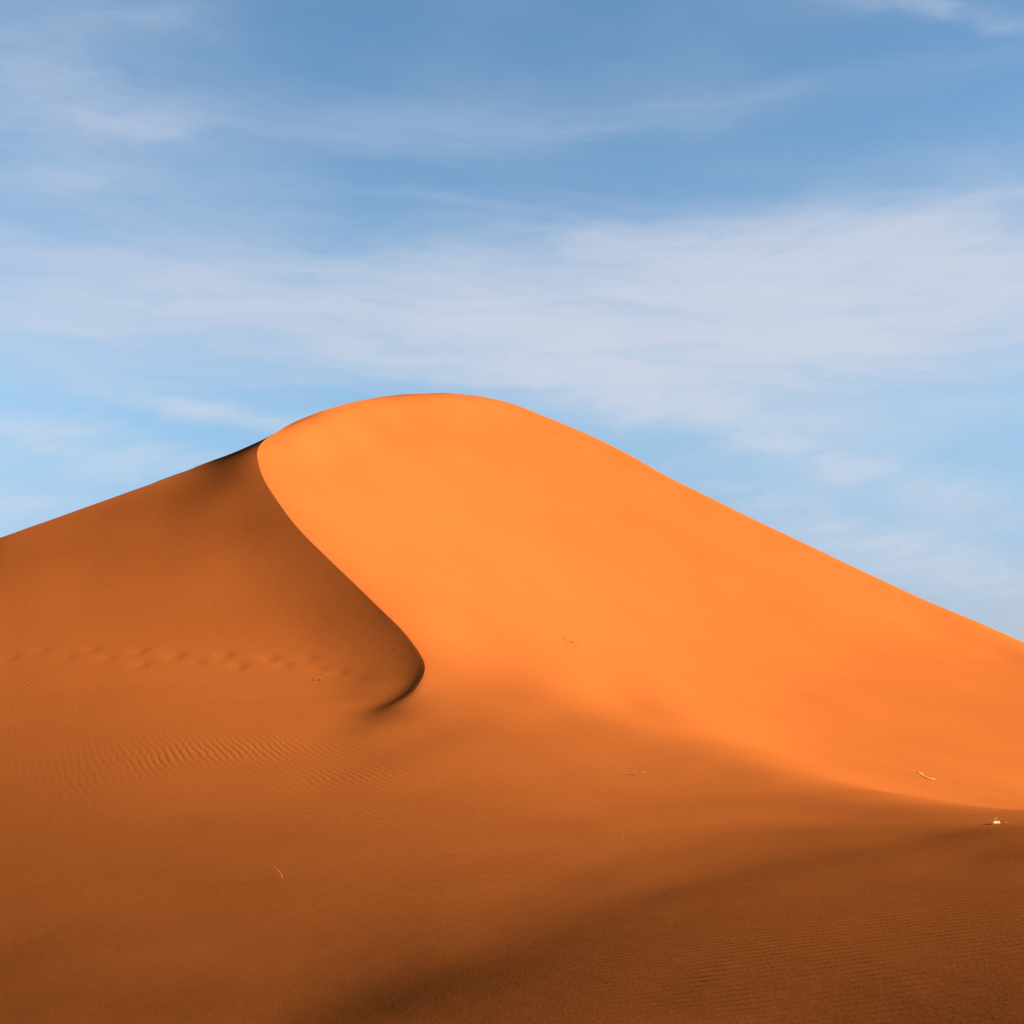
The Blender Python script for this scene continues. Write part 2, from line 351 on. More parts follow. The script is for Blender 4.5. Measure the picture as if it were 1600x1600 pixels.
    1200, 1334, 1449, 1539, 1645, 1735, 1815, 1880, 1917, 2005, 2071, 1975, 1815, 1644, 1335, 903, 443, 0, -422, -832,
    216, 205, 195, 184, 174, 164, 154, 144, 135, 125, 116, 108, 100, 93, 86, 81, 76, 72, 70, 69,
    70, 73, 78, 85, 94, 104, 116, 130, 146, 164, 182, 196, 213, 242, 255, 263, 252, 248, 217, 213,
    205, 192, 182, 179, 182, 187, 191, 195, 211, 238, 272, 307, 349, 377, 395, 419, 460, 506, 551, 605,
    669, 738, 811, 890, 986, 1107, 1242, 1362, 1463, 1564, 1650, 1727, 1789, 1859, 1945, 1922, 1762, 1591, 1396, 1102,
    730, 350, -22, -390, -755, 215, 205, 196, 186, 176, 166, 157, 148, 139, 130, 122, 114, 107, 101, 96,
    91, 88, 86, 85, 86, 89, 94, 100, 109, 120, 132, 147, 164, 183, 204, 227, 244, 260, 285, 292,
    300, 283, 284, 252, 241, 228, 212, 203, 187, 188, 198, 198, 198, 211, 229, 262, 300, 321, 333, 343,
    361, 394, 433, 473, 523, 583, 652, 723, 800, 895, 1016, 1148, 1264, 1381, 1482, 1561, 1628, 1691, 1793, 1789,
    1676, 1511, 1335, 1133, 871, 562, 257, -44, -353, -665, 216, 207, 197, 188, 179, 170, 161, 152, 144, 136,
    128, 122, 115, 110, 106, 102, 100, 99, 100, 103, 107, 114, 122, 133, 145, 160, 177, 196, 217, 241,
    266, 299, 306, 326, 329, 337, 317, 318, 289, 269, 255, 242, 216, 198, 197, 207, 204, 199, 209, 232,
    249, 269, 280, 282, 284, 292, 311, 351, 396, 448, 507, 573, 643, 720, 812, 930, 1067, 1191, 1306, 1396,
    1474, 1550, 1627, 1697, 1644, 1482, 1302, 1116, 912, 682, 433, 188, -57, -310, -567, 218, 209, 200, 192, 183,
    174, 166, 158, 150, 143, 136, 130, 124, 120, 116, 114, 113, 114, 116, 120, 126, 134, 143, 155, 170,
    186, 205, 226, 249, 274, 301, 332, 350, 369, 368, 374, 344, 352, 320, 292, 284, 260, 231, 210, 212,
    218, 208, 199, 197, 204, 212, 223, 228, 225, 222, 223, 235, 268, 322, 376, 434, 496, 566, 643, 734,
    847, 975, 1107, 1226, 1307, 1382, 1453, 1548, 1576, 1476, 1307, 1119, 929, 733, 534, 334, 139, -57, -260, -468,
    221, 213, 204, 196, 188, 180, 172, 164, 157, 150, 144, 139, 134, 130, 128, 127, 127, 128, 132, 137,
    144, 153, 164, 177, 193, 211, 231, 253, 277, 302, 330, 357, 377, 393, 409, 404, 394, 380, 366, 324,
    306, 275, 249, 234, 227, 215, 203, 196, 184, 171, 161, 165, 168, 166, 163, 164, 176, 210, 262, 316,
    377, 439, 505, 574, 658, 769, 903, 1037, 1141, 1218, 1296, 1378, 1466, 1439, 1306, 1132, 945, 761, 583, 415,
    257, 107, -45, -205, -370, 226, 217, 209, 201, 194, 186, 178, 171, 165, 159, 153, 148, 145, 142, 140,
    140, 141, 143, 147, 154, 162, 172, 184, 198, 215, 233, 254, 277, 301, 326, 352, 376, 397, 413, 425,
    421, 416, 415, 389, 340, 316, 288, 262, 241, 225, 202, 183, 174, 157, 131, 109, 107, 109, 109, 110,
    115, 130, 163, 212, 267, 328, 394, 457, 522, 594, 690, 822, 963, 1052, 1129, 1207, 1308, 1363, 1291, 1141,
    961, 779, 610, 456, 318, 197, 87, -25, -148, -276, 231, 223, 215, 208, 200, 193, 186, 180, 173, 168,
    163, 159, 156, 153, 152, 153, 154, 158, 163, 170, 179, 189, 202, 217, 234, 253, 274, 297, 321, 345,
    369, 391, 410, 425, 433, 433, 429, 421, 394, 355, 325, 296, 267, 239, 212, 182, 158, 137, 118, 92,
    69, 61, 59, 59, 61, 69, 87, 119, 165, 219, 280, 343, 406, 471, 539, 626, 753, 882, 965, 1036,
    1116, 1230, 1241, 1137, 976, 794, 622, 474, 347, 241, 152, 74, -5, -95, -189, 237, 230, 222, 215, 208,
    201, 195, 189, 183, 178, 173, 170, 167, 165, 165, 166, 168, 172, 178, 185, 195, 206, 219, 235, 252,
    271, 291, 313, 336, 359, 381, 400, 417, 430, 436, 437, 431, 418, 393, 361, 329, 298, 265, 232, 199,
    167, 142, 109, 84, 59, 38, 24, 18, 16, 19, 28, 46, 79, 123, 176, 236, 298, 359, 422, 491,
    580, 700, 802, 877, 943, 1039, 1143, 1107, 986, 817, 635, 477, 351, 254, 178, 119, 68, 15, -45, -109,
    244, 237, 230, 224, 217, 210, 204, 198, 193, 188, 184, 181, 179, 178, 178, 179, 182, 186, 192, 200,
    210, 221, 235, 250, 267, 285, 305, 326, 347, 368, 387, 405, 419, 429, 434, 434, 426, 411, 388, 359,
    328, 295, 260, 224, 189, 156, 126, 91, 60, 34, 12, -4, -15, -19, -18, -9, 8, 39, 80, 133,
    192, 253, 315, 377, 444, 531, 644, 734, 793, 842, 956, 1037, 982, 846, 670, 491, 347, 244, 173, 127,
    96, 68, 38, 2, -39, 253, 246, 239, 233, 227, 220, 215, 209, 204, 200, 196, 193, 191, 190, 191,
    192, 196, 200, 206, 214, 224, 235, 248, 263, 279, 297, 316, 335, 354, 373, 390, 405, 416, 424, 427,
    425, 416, 400, 379, 352, 321, 288, 252, 216, 180, 145, 111, 76, 44, 16, -7, -26, -39, -46, -47,
    -41, -27, -2, 36, 89, 149, 210, 272, 336, 403, 482, 586, 677, 723, 795, 903, 939, 867, 718, 533,
    359, 230, 149, 105, 86, 79, 73, 62, 44, 23, 262, 255, 249, 243, 237, 231, 226, 220, 216, 212,
    208, 206, 204, 203, 204, 206, 209, 213, 220, 227, 237, 248, 260, 274, 290, 306, 323, 340, 357, 374,
    388, 401, 410, 415, 416, 412, 402, 386, 366, 340, 310, 278, 243, 207, 171, 135, 100, 65, 32, 4,
    -21, -40, -55, -65, -69, -69, -63, -48, -11, 44, 106, 169, 232, 297, 366, 439, 536, 622, 658, 735,
    818, 839, 756, 593, 401, 235, 125, 67, 48, 52, 67, 79, 83, 80, 74, 272, 266, 260, 254, 248,
    243, 237, 232, 228, 224, 221, 218, 217, 216, 217, 218, 222, 226, 232, 239, 248, 259, 270, 283, 297,
    312, 327, 343, 357, 371, 383, 393, 400, 403, 402, 396, 385, 370, 350, 325, 297, 265, 232, 197, 161,
    126, 91, 57, 25, -4, -28, -49, -65, -77, -84, -87, -85, -73, -40, 8, 67, 130, 193, 259, 330,
    404, 496, 577, 633, 691, 715, 737, 639, 462, 266, 116, 31, -1, 3, 27, 56, 82, 99, 109, 116,
    283, 277, 271, 266, 260, 255, 250, 245, 240, 237, 233, 231, 229, 229, 229, 231, 234, 238, 244, 250,
    259, 268, 279, 290, 303, 316, 329, 342, 354, 366, 375, 382, 386, 387, 385, 378, 367, 351, 332, 308,
    281, 251, 219, 186, 152, 118, 84, 52, 21, -7, -31, -52, -69, -82, -91, -95, -94, -81, -53, -11,
    41, 100, 163, 228, 297, 371, 452, 522, 575, 602, 620, 632, 506, 321, 133, 7, -46, -51, -27, 11,
    51, 85, 111, 131, 148, 294, 289, 283, 278, 273, 267, 262, 258, 253, 250, 246, 244, 242, 242, 242,
    243, 246, 249, 254, 260, 268, 276, 285, 295, 306, 317, 328, 339, 349, 357, 364, 369, 371, 370, 366,
    358, 346, 331, 312, 290, 264, 236, 207, 175, 143, 111, 79, 49, 20, -6, -30, -50, -67, -80, -89,
    -94, -92, -80, -56, -20, 27, 81, 139, 201, 266, 334, 401, 457, 494, 506, 523, 515, 376, 200, 30,
    -70, -93, -79, -42, 5, 51, 90, 121, 147, 170, 307, 301, 296, 291, 286, 281, 276, 271, 267, 263,
    260, 257, 255, 254, 254, 255, 257, 260, 264, 269, 275, 282, 290, 299, 307, 316, 325, 333, 341, 347,
    351, 354, 354, 351, 345, 337, 325, 310, 292, 271, 247, 221, 193, 165, 135, 105, 76, 48, 22, -3,
    -24, -44, -60, -73, -81, -85, -82, -71, -50, -19, 21, 69, 122, 178, 237, 295, 348, 390, 416, 424,
    423, 386, 269, 122, -12, -90, -105, -84, -42, 8, 56, 96, 128, 157, 184, 320, 315, 309, 304, 299,
    294, 289, 285, 281, 277, 273, 270, 268, 267, 266, 266, 267, 270, 273, 277, 282, 287, 293, 300, 307,
    314, 320, 326, 331, 334, 337, 337, 335, 331, 324, 315, 303, 288, 271, 251, 229, 205, 180, 154, 127,
    101, 75, 49, 26, 4, -16, -34, -49, -60, -68, -71, -68, -58, -40, -13, 21, 63, 109, 158, 208,
    255, 295, 326, 342, 344, 328, 279, 189, 80, -17, -74, -88, -69, -31, 16, 62, 100, 133, 163, 192,
    333, 328, 323, 318, 313, 308, 304, 299, 294, 290, 287, 283, 281, 279, 277, 277, 277, 279, 281, 283,
    287, 291, 295, 300, 305, 309, 313, 317, 319, 321, 321, 319, 316, 310, 302, 292, 280, 266, 250, 231,
    211, 190, 167, 144, 121, 97, 74, 52, 31, 11, -6, -21, -34, -44, -51, -53, -50, -41, -26, -4,
    25, 61, 100, 141, 181, 217, 246, 266, 275, 270, 247, 202, 135, 61, -3, -43, -54, -40, -10, 28,
    67, 102, 134, 164, 193, 347, 342, 337, 332, 328, 323, 318, 313, 308, 304, 300, 296, 293, 291, 289,
    287, 287, 287, 288, 289, 291, 293, 296, 299, 302, 304, 306, 307, 307, 306, 304, 301, 296, 289, 280,
    270, 258, 244, 229, 212, 194, 175, 155, 135, 114, 94, 74, 55, 37, 21, 6, -7, -18, -26, -32,
    -33, -30, -23, -10, 8, 31, 60, 93, 126, 156, 182, 202, 214, 216, 207, 184, 148, 104, 57, 18,
    -7, -14, -6, 14, 42, 73, 104, 133, 162, 191, 362, 357, 352, 347, 342, 337, 332, 328, 323, 318,
    313, 309, 305, 302, 299, 297, 296, 295, 294, 294, 294, 295, 296, 296, 297, 297, 297, 295, 293, 290,
    287, 282, 276, 268, 259, 248, 236, 223, 209, 194, 178, 161, 144, 126, 109, 91, 75, 59, 44, 30,
    18, 7, -2, -8, -12, -13, -11, -5, 5, 19, 38, 62, 88, 113, 136, 153, 165, 169, 167, 156,
    138, 114, 87, 62, 41, 28, 24, 28, 39, 57, 80, 105, 131, 158, 185, 377, 372, 367, 362, 357,
    352, 347, 342, 337, 331, 326, 322, 317, 313, 310, 307, 304, 302, 300, 298, 297, 296, 294, 293, 292,
    290, 287, 284, 280, 275, 269, 263, 256, 247, 238, 227, 215, 203, 190, 177, 162, 148, 133, 118, 104,
    90, 76, 63, 51, 40, 30, 21, 14, 9, 6, 5, 7, 11, 19, 30, 45, 64, 84, 104, 120,
    131, 136, 136, 131, 121, 108, 94, 80, 69, 61, 55, 53, 54, 59, 69, 85, 106, 129, 153, 178,
    392, 387, 382, 377, 372, 367, 361, 356, 351, 345, 340, 334, 329, 324, 320, 316, 312, 308, 305, 302,
    299, 296, 293, 289, 286, 282, 277, 272, 266, 259, 252, 245, 236, 227, 217, 207, 195, 184, 173, 160,
    148, 136, 123, 111, 99, 88, 77, 67, 57, 48, 41, 34, 28, 24, 21, 21, 22, 25, 31, 40,
    52, 66, 82, 97, 109, 116, 117, 115, 109, 100, 92, 84, 78, 74, 72, 71, 70, 69, 71, 77,
    89, 106, 126, 148, 170, 407, 402, 397, 392, 386, 381, 376, 370, 364, 358, 352, 347, 341, 335, 330,
    325, 319, 314, 310, 305, 300, 295, 290, 285, 279, 273, 267, 260, 252, 244, 235, 227, 218, 208, 198,
    187, 177, 166, 156, 145, 135, 125, 115, 105, 96, 87, 78, 70, 63, 56, 50, 45, 41, 37, 35,
    34, 34, 37, 41, 48, 57, 69, 82, 93, 102, 106, 106, 103, 97, 91, 85, 81, 79, 78, 78,
    78, 77, 75, 76, 80, 91, 105, 123, 142, 162, 422, 417, 412, 407, 401, 396, 390, 384, 378, 372,
    365, 359, 352, 346, 339, 333, 327, 320, 314, 307, 301, 294, 287, 280, 273, 265, 256, 247, 238, 228,
    219, 209, 199, 189, 179, 169, 159, 149, 140, 131, 122, 114, 106, 99, 92, 86, 80, 74, 69, 64,
    59, 55, 52, 49, 47, 45, 45, 46, 49, 54, 61, 71, 82, 92, 99, 102, 101, 98, 93, 88,
    84, 82, 81, 81, 81, 80, 78, 76, 76, 80, 90, 104, 120, 137, 155, 437, 432, 427, 421, 416,
    410, 405, 398, 392, 385, 378, 371, 363, 356, 349, 341, 333, 326, 318, 310, 301, 293, 284, 275, 266,
    256, 245, 235, 224, 213, 202, 192, 181, 171, 161, 151, 142, 133, 125, 118, 111, 104, 99, 94, 89,
    85, 81, 77, 74, 71, 68, 65, 62, 59, 57, 56, 55, 55, 57, 60, 66, 73, 83, 92, 98,
    100, 100, 97, 93, 89, 86, 84, 83, 82, 81, 79, 76, 74, 73, 77, 87, 101, 116, 132, 148,
    453, 447, 442, 436, 431, 425, 419, 412, 405, 398, 390, 383, 374, 366, 358, 349, 340, 331, 321, 312,
    302, 291, 281, 270, 258, 247, 235, 223, 210, 198, 186, 175, 164, 153, 143, 134, 125, 117, 110, 104,
    99, 95, 91, 88, 86, 84, 82, 80, 79, 77, 75, 73, 72, 69, 67, 65, 64, 63, 64, 66,
    70, 77, 85, 92, 98, 100, 100, 98, 95, 92, 89, 87, 85, 83, 81, 77, 74, 71, 70, 74,
    84, 98, 112, 126, 141, 468, 463, 457, 451, 445, 439, 433, 426, 419, 411, 403, 394, 385, 376, 367,
    357, 347, 336, 325, 314, 302, 290, 277, 264, 251, 238, 224, 210, 197, 183, 170, 158, 146, 135, 125,
    116, 109, 102, 96, 92, 88, 86, 84, 83, 83, 83, 83, 83, 83, 83, 83, 82, 81, 79, 77,
    75, 73, 72, 71, 72, 75, 80, 86, 92, 97, 99, 100, 99, 97, 94, 92, 90, 87, 84, 80,
    75, 71, 69, 69, 73, 82, 94, 107, 121, 134, 484, 478, 472, 466, 460, 454, 447, 440, 432, 424,
    415, 406, 396, 386, 376, 365, 353, 341, 329, 316, 302, 288, 274, 259, 244, 229, 214, 198, 183, 168,
    154, 141, 129, 118, 108, 99, 92, 86, 82, 79, 77, 76, 77, 78, 80, 82, 84, 86, 88, 90,
    90, 90, 90, 88, 86, 84, 82, 80, 79, 79, 80, 84, 88, 93, 96, 99, 100, 100, 98, 97,
    95, 92, 88, 84, 79, 74, 69, 67, 67, 71, 79, 90, 102, 115, 128,
], float) / 10000.0
def sstep(v, a, b):
    t = np.clip((v - a) / (b - a), 0, 1)
    return t * t * (3 - 2 * t)


CREST_X = np.array([-3.483, -3.3264, -3.1344, -2.721, -2.5472, -2.4792, -2.5298, -2.729, -3.3149, -4.1347, -5.0046, -6.2061, -7.5459, -8.851, -9.9454, -10.5997, -11.056, -11.2676, -11.3098, -11.2601, -11.1942, -11.0332, -10.8691, -10.603, -10.1993, -9.4987, -8.6332, -7.3943, -6.3026])
CREST_Y = np.array([34, 35.2, 36.6, 37.6802, 38.8724, 39.9918, 40.7677, 41.504, 42.8991, 44.2623, 45.6506, 47.524, 49.7428, 52.5791, 55.4293, 57.7811, 59.8872, 61.9089, 63.7254, 65.4693, 68.7429, 71.8104, 74.0784, 77.1246, 81.0131, 86.6305, 92.4723, 98.9735, 103.8184])
BREAK_Y = np.array([30, 33, 34.5, 36, 37.5, 39, 41, 46, 52, 58, 63, 70, 78, 86, 91, 96, 101, 115])
BREAK_A = np.array([0, 0.04, 0.16, 0.38, 0.55, 0.56, 0.5, 0.5, 0.5, 0.52, 0.7, 1.1, 1.15, 0.85, 0.42, 0.12, 0, 0])
BREAK_W = np.array([0.7, 0.7, 0.75, 0.9, 1.2, 1.8, 3, 5.5, 10, 16, 20, 20, 20, 20, 20, 20, 20, 20])
SOFT_Y = np.array([30, 33, 35, 36.5, 38, 40, 45, 115])         # the crest dies out softly at its near end
SOFT_V = np.array([0.8, 0.7, 0.45, 0.22, 0.06, 0.01, 0.002, 0.002])


def slopes(x, y):
    h = np.diff(x)
    d = np.diff(y) / h
    m = np.zeros_like(y)
    m[1:-1] = (h[1:] * d[:-1] + h[:-1] * d[1:]) / (h[1:] + h[:-1])
    m[0], m[-1] = d[0], d[-1]
    return m


def hermite(xs, ys, m, x):
    x = np.asarray(x, float)
    xc = np.clip(x, xs[0], xs[-1])
    k = np.clip(np.searchsorted(xs, xc) - 1, 0, len(xs) - 2)
    h = xs[k + 1] - xs[k]
    t = (xc - xs[k]) / h
    r = (ys[k] * (1 + 2 * t) * (1 - t) ** 2 + h * m[k] * t * (1 - t) ** 2
         + ys[k + 1] * t * t * (3 - 2 * t) + h * m[k + 1] * t * t * (t - 1))
    return r + np.where(x < xs[0], (x - xs[0]) * m[0], 0) + np.where(x > xs[-1], (x - xs[-1]) * m[-1], 0)


EDGE_T = np.array([-0.3842, -0.3357, -0.2996, -0.2822, -0.2558, -0.2289, -0.2108, -0.1929, -0.1788, -0.1623, -0.1455])
EDGE_Y = np.array([48.54, 52.54, 52.98, 53.96, 55.52, 57.02, 58.16, 59.9, 62.26, 64.3, 66])
CREST_M = slopes(CREST_Y, CREST_X)
EDGE_M = slopes(EDGE_T, EDGE_Y)
BREAK_AM = slopes(BREAK_Y, BREAK_A) * 0.5
BREAK_WM = slopes(BREAK_Y, BREAK_W) * 0.5


def crest_x(y):
    t = np.clip((np.asarray(y, float) - 65) / 6, 0, 1)
    return hermite(CREST_Y, CREST_X, CREST_M, y) - 0.05 * t * t * (3 - 2 * t)


def slip(x, y):
    yc = np.clip(y, 30, 115)
    a = np.maximum(0, hermite(BREAK_Y, BREAK_A, BREAK_AM, yc))
    w = np.maximum(0.3, hermite(BREAK_Y, BREAK_W, BREAK_WM, yc))
    s = np.interp(y, SOFT_Y, SOFT_V)
    d = crest_x(y) - x
    d = np.where(d / s > 30, d, s * np.log1p(np.exp(np.clip(d / s, -60, 30))))
    return a * d * np.exp(-d / w)


def back_edge(x, y):
    """the sharp far edge of the left shoulder, falling away behind it"""
    th = x / np.maximum(y + SC, 0.5)
    m = (1 - sstep(th, -0.178, -0.152)) * sstep(th, -0.50, -0.42)
    e = np.maximum(0, y - edge_y(th))
    return m * 0.75 * e * np.exp(-e / 60)


def edge_y(th):
    return hermite(EDGE_T, EDGE_Y, EDGE_M, np.clip(th, EDGE_T[0], EDGE_T[-1]))


def bsp(t):
    return np.stack([(1 - t) ** 3, 3 * t ** 3 - 6 * t ** 2 + 4, -3 * t ** 3 + 3 * t ** 2 + 3 * t + 1, t ** 3], -1) / 6


def sheet(x, y):
    Y = np.maximum(y + SC, 0.5)
    a = (x / Y - T0) / DT
    b = (np.log(Y / 20.0) - Q0) / DQ
    i = np.clip(np.floor(a).astype(int), 1, NT - 3)
    j = np.clip(np.floor(b).astype(int), 1, NQ - 3)
    A = bsp(np.clip(a - i, 0, 1))
    B = bsp(np.clip(b - j, 0, 1))
    z = np.zeros(np.shape(a))
    for p in range(4):
        for q in range(4):
            z = z + A[..., p] * B[..., q] * CTRL[(i - 1 + p) * NQ + (j - 1 + q)]
    return Y * z


def plain(x, y):
    """the low swells of sand all round the dune"""
    r = np.hypot(x, y)
    s = 1.1 * np.sin(x / 41 + 1.0 + 0.5 * np.sin(y / 63)) * np.sin(y / 57 + 0.4)
    s += 2.6 * np.sin(x / 173 + 0.6) * np.sin(y / 211 + 1.9) * sstep(r, 120, 500)
    return -1.4 + s


# a line of old, half-filled footprints across the slope: (x, y, depth, length, turn)
PRINTS = [
    (-15.242, 42.845, 0.01, 0.172, -0.37),
    (-14.379, 43.251, 0.011, 0.162, -0.42),
    (-13.393, 42.758, 0.011, 0.186, -0.33),
    (-12.774, 43.186, 0.013, 0.155, -0.5),
    (-12.135, 42.437, 0.014, 0.152, -0.44),
    (-11.269, 42.911, 0.018, 0.151, -0.44),
    (-10.93, 41.97, 0.017, 0.176, -0.48),
    (-10.072, 42.482, 0.024, 0.177, -0.4),
    (-9.312, 42.037, 0.015, 0.151, -0.41),
    (-8.596, 42.51, 0.024, 0.16, -0.45),
    (-8.018, 41.664, 0.021, 0.161, -0.38),
    (-7.187, 42.177, 0.024, 0.168, -0.51),
    (-6.679, 41.665, 0.014, 0.172, -0.35),
    (-6.03, 42.111, 0.017, 0.162, -0.49),
    (-5.589, 41.428, 0.014, 0.166, -0.32),
    (-4.978, 41.048, 0.014, 0.189, -0.38),
    (-4.391, 40.462, 0.008, 0.186, -0.34),
]


def height(x, y):
    x = np.asarray(x, float)
    y = np.asarray(y, float)
    z = sheet(x, y) - slip(x, y) - back_edge(x, y)
    for (px, py, dep, ln, tilt) in PRINTS:
        dx, dy = x - px, y - py
        c, s = math.cos(tilt), math.sin(tilt)
        u = (dx * c + dy * s) / ln
        v = (-dx * s + dy * c) / (ln * 1.6)
        # slumped: a long gentle western side, a shorter eastern wall
        g = np.exp(-(np.where(u < 0, u / 2.1, u / 0.95) ** 2 + v * v))
        z = z - dep * g
    th = np.abs(x / np.maximum(y + SC, 0.5))
    w = (1 - sstep(th, 0.47, 0.585)) * sstep(y, -4.5, 0.5) * (1 - sstep(y, 128, 155))
    return z * w + (plain(x, y) - 0.5) * (1 - w)


def hz(x, y):
    return float(height(np.array([x]), np.array([y]))[0])


def normal_at(x, y, e=0.05):
    gx = (hz(x + e, y) - hz(x - e, y)) / (2 * e)
    gy = (hz(x, y + e) - hz(x, y - e)) / (2 * e)
    n = np.array([-gx, -gy, 1.0])
    return n / np.linalg.norm(n)


# ------------------------------------------------------------------ materials
def sand_material():
    mat = bpy.data.materials.new('wind_blown_sand')
    mat.use_nodes = True
    N = Nodes(mat.node_tree)
    bsdf = mat.node_tree.nodes['Principled BSDF']
    bsdf.inputs['Roughness'].default_value = 1.0
    bsdf.inputs['Specular IOR Level'].default_value = 0.0
    tc = N.new('ShaderNodeTexCoord')
    P = tc.outputs['Object']
    x, y, z = N.sep(P)
    # grain colour: fine speckle, faint broad mottling
    fine = N.noise(P, 46.0, 2.0, 0.7)
    mid = N.noise(P, 5.0, 5.0, 0.68)
    broad = N.noise(P, 0.22, 4.0, 0.55)
    v = N.m('ADD', N.m('ADD', 1.0, N.m('MULTIPLY', N.m('SUBTRACT', fine, 0.5), 0.50)),
            N.m('ADD', N.m('MULTIPLY', N.m('SUBTRACT', mid, 0.5), 0.17), N.m('MULTIPLY', N.m('SUBTRACT', broad, 0.5), 0.06)))
    hue = N.mix(N.smooth(broad, 0.3, 0.7), SAND_A, SAND_B)
    N.link(N.mix(1.0, hue, N.xyz(v, v, v), 'MULTIPLY'), bsdf.inputs['Base Color'])

    # wind ripples: three trains, each where the wind has left it
    wob = N.noise(N.xyz(N.m('MULTIPLY', x, 0.9), N.m('MULTIPLY', y, 0.55)), 1.0, 3.0, 0.55)
    wob2 = N.noise(N.xyz(N.m('MULTIPLY', x, 0.35), N.m('MULTIPLY', y, 0.25), 4.0), 1.0, 3.0, 0.5)
    patchy = N.noise(N.xyz(N.m('MULTIPLY', x, 0.30), N.m('MULTIPLY', y, 0.22), 8.0), 1.0, 3.0, 0.55)

    def train(deg, lam, a1, a2):
        c, s = math.cos(R(deg)), math.sin(R(deg))
        d = N.m('ADD', N.m('MULTIPLY', x, c * 2 * math.pi / lam), N.m('MULTIPLY', y, s * 2 * math.pi / lam))
        d = N.m('ADD', d, N.m('ADD', N.m('MULTIPLY', wob, a1), N.m('ADD', N.m('MULTIPLY', wob2, a2), N.m('MULTIPLY', kink, 4.5))))
        return N.m('ADD', N.m('SINE', d), N.m('MULTIPLY', N.m('SINE', N.m('ADD', N.m('MULTIPLY', d, 2.0), 0.9)), 0.22))

    pm = N.smooth(patchy, 0.38, 0.62)
    kink = N.noise(N.xyz(N.m('MULTIPLY', x, 2.1), N.m('MULTIPLY', y, 1.7), 3.0), 1.0, 2.0, 0.5)
    h = None
    for (deg, lam, a1, a2, amp, base, spots) in RIPPLES:
        m = base
        for (bx, by, rx, ry, ang, k) in spots:
            m = N.m('ADD', m, N.m('MULTIPLY', N.blob(x, y, bx, by, rx, ry, R(ang)), k))
        m = N.m('MULTIPLY', m, N.m('ADD', 0.15, N.m('MULTIPLY', pm, 0.85)))
        t = N.m('MULTIPLY', train(deg, lam, a1, a2), N.m('MULTIPLY', m, amp))
        h = t if h is None else N.m('ADD', h, t)
    grain = N.m('MULTIPLY', N.noise(P, 42.0, 3.0, 0.6), GRAIN_BUMP)
    soft = N.m('MULTIPLY', N.noise(P, 2.2, 2.0, 0.5), 0.003)
    h = N.m('ADD', h, N.m('ADD', grain, soft))
    bump = N.new('ShaderNodeBump')
    bump.inputs['Strength'].default_value = 1.0
    bump.inputs['Distance'].default_value = 1.0
    N.link(h, bump.inputs['Height'])
    N.link(bump.outputs[0], bsdf.inputs['Normal'])
    return mat


def straw_material(name, a, b, scale=60.0):
    mat = bpy.data.materials.new(name)
    mat.use_nodes = True
    N = Nodes(mat.node_tree)
    bsdf = mat.node_tree.nodes['Principled BSDF']
    bsdf.inputs['Roughness'].default_value = 0.85
    bsdf.inputs['Specular IOR Level'].default_value = 0.15
    tc = N.new('ShaderNodeTexCoord')
    mp = N.new('ShaderNodeMapping')
    mp.inputs['Scale'].default_value = (0.3, 1, 1)
    N.link(tc.outputs['Object'], mp.inputs[0])
    f = N.noise(mp.outputs[0], scale, 4.0, 0.65)
    N.link(N.mix(N.smooth(f, 0.3, 0.7), a, b), bsdf.inputs['Base Color'])
    bump = N.new('ShaderNodeBump')
    bump.inputs['Strength'].default_value = 0.4
    bump.inputs['Distance'].default_value = 0.004
    N.link(f, bump.inputs['Height'])
    N.link(bump.outputs[0], bsdf.inputs['Normal'])
    return mat


RIPPLES = [
    (22, 0.165, 8.0, 8.0, 0.002, 0.04, [(-6.7, 31.6, 2.7, 2.2, -10, 1.1), (-3.4, 28.6, 2.2, 2.0, -10, 0.45), (-1.0, 25.0, 2.5, 3.0, 0, 0.28), (1.0, 19.0, 2.5, 3.5, 0, 0.22)]),
    (-14, 0.2, 3.0, 3.0, 0.0016, 0.0, [(-12.6, 40.0, 3.0, 3.0, 0, 0.8), (-11.0, 37.0, 2.5, 2.5, 0, 0.5)]),
    (76, 0.092, 6.0, 6.0, 0.0014, 0.05, [(2.4, 8.8, 1.6, 2.2, 0, 1.0), (1.2, 8.8, 1.2, 1.2, 0, 0.6), (2.6, 13.5, 2.4, 3.5, 0, 0.6)]),
]
SAND_A = (0.286, 0.0745, 0.015, 1)
SAND_B = (0.294, 0.0768, 0.0157, 1)
GRAIN_BUMP = 0.0010
SAND = sand_material()
STRAW = straw_material('bleached_straw', (0.30, 0.165, 0.055, 1), (0.44, 0.26, 0.09, 1))
STRAW_DIM = straw_material('sandy_straw', (0.23, 0.078, 0.020, 1), (0.30, 0.112, 0.032, 1))
DRIFTWOOD = straw_material('grey_tan_wood', (0.34, 0.155, 0.055, 1), (0.48, 0.25, 0.10, 1))
DRY_GRASS = straw_material('dusty_dry_grass', (0.45, 0.15, 0.035, 1), (0.52, 0.20, 0.05, 1))
CHIP = straw_material('pale_chip', (0.26, 0.105, 0.04, 1), (0.36, 0.17, 0.07, 1))


# ------------------------------------------------------------------ mesh helpers
def mesh_object(name, verts, faces, mat, parent=None, smooth=True):
    me = bpy.data.meshes.new(name)
    me.from_pydata([tuple(map(float, v)) for v in verts], [], faces)
    me.polygons.foreach_set('use_smooth', [smooth] * len(me.polygons))
    me.materials.append(mat)
    me.update()
    o = bpy.data.objects.new(name, me)
    COL.objects.link(o)
    if parent:
        o.parent = parent
    return o


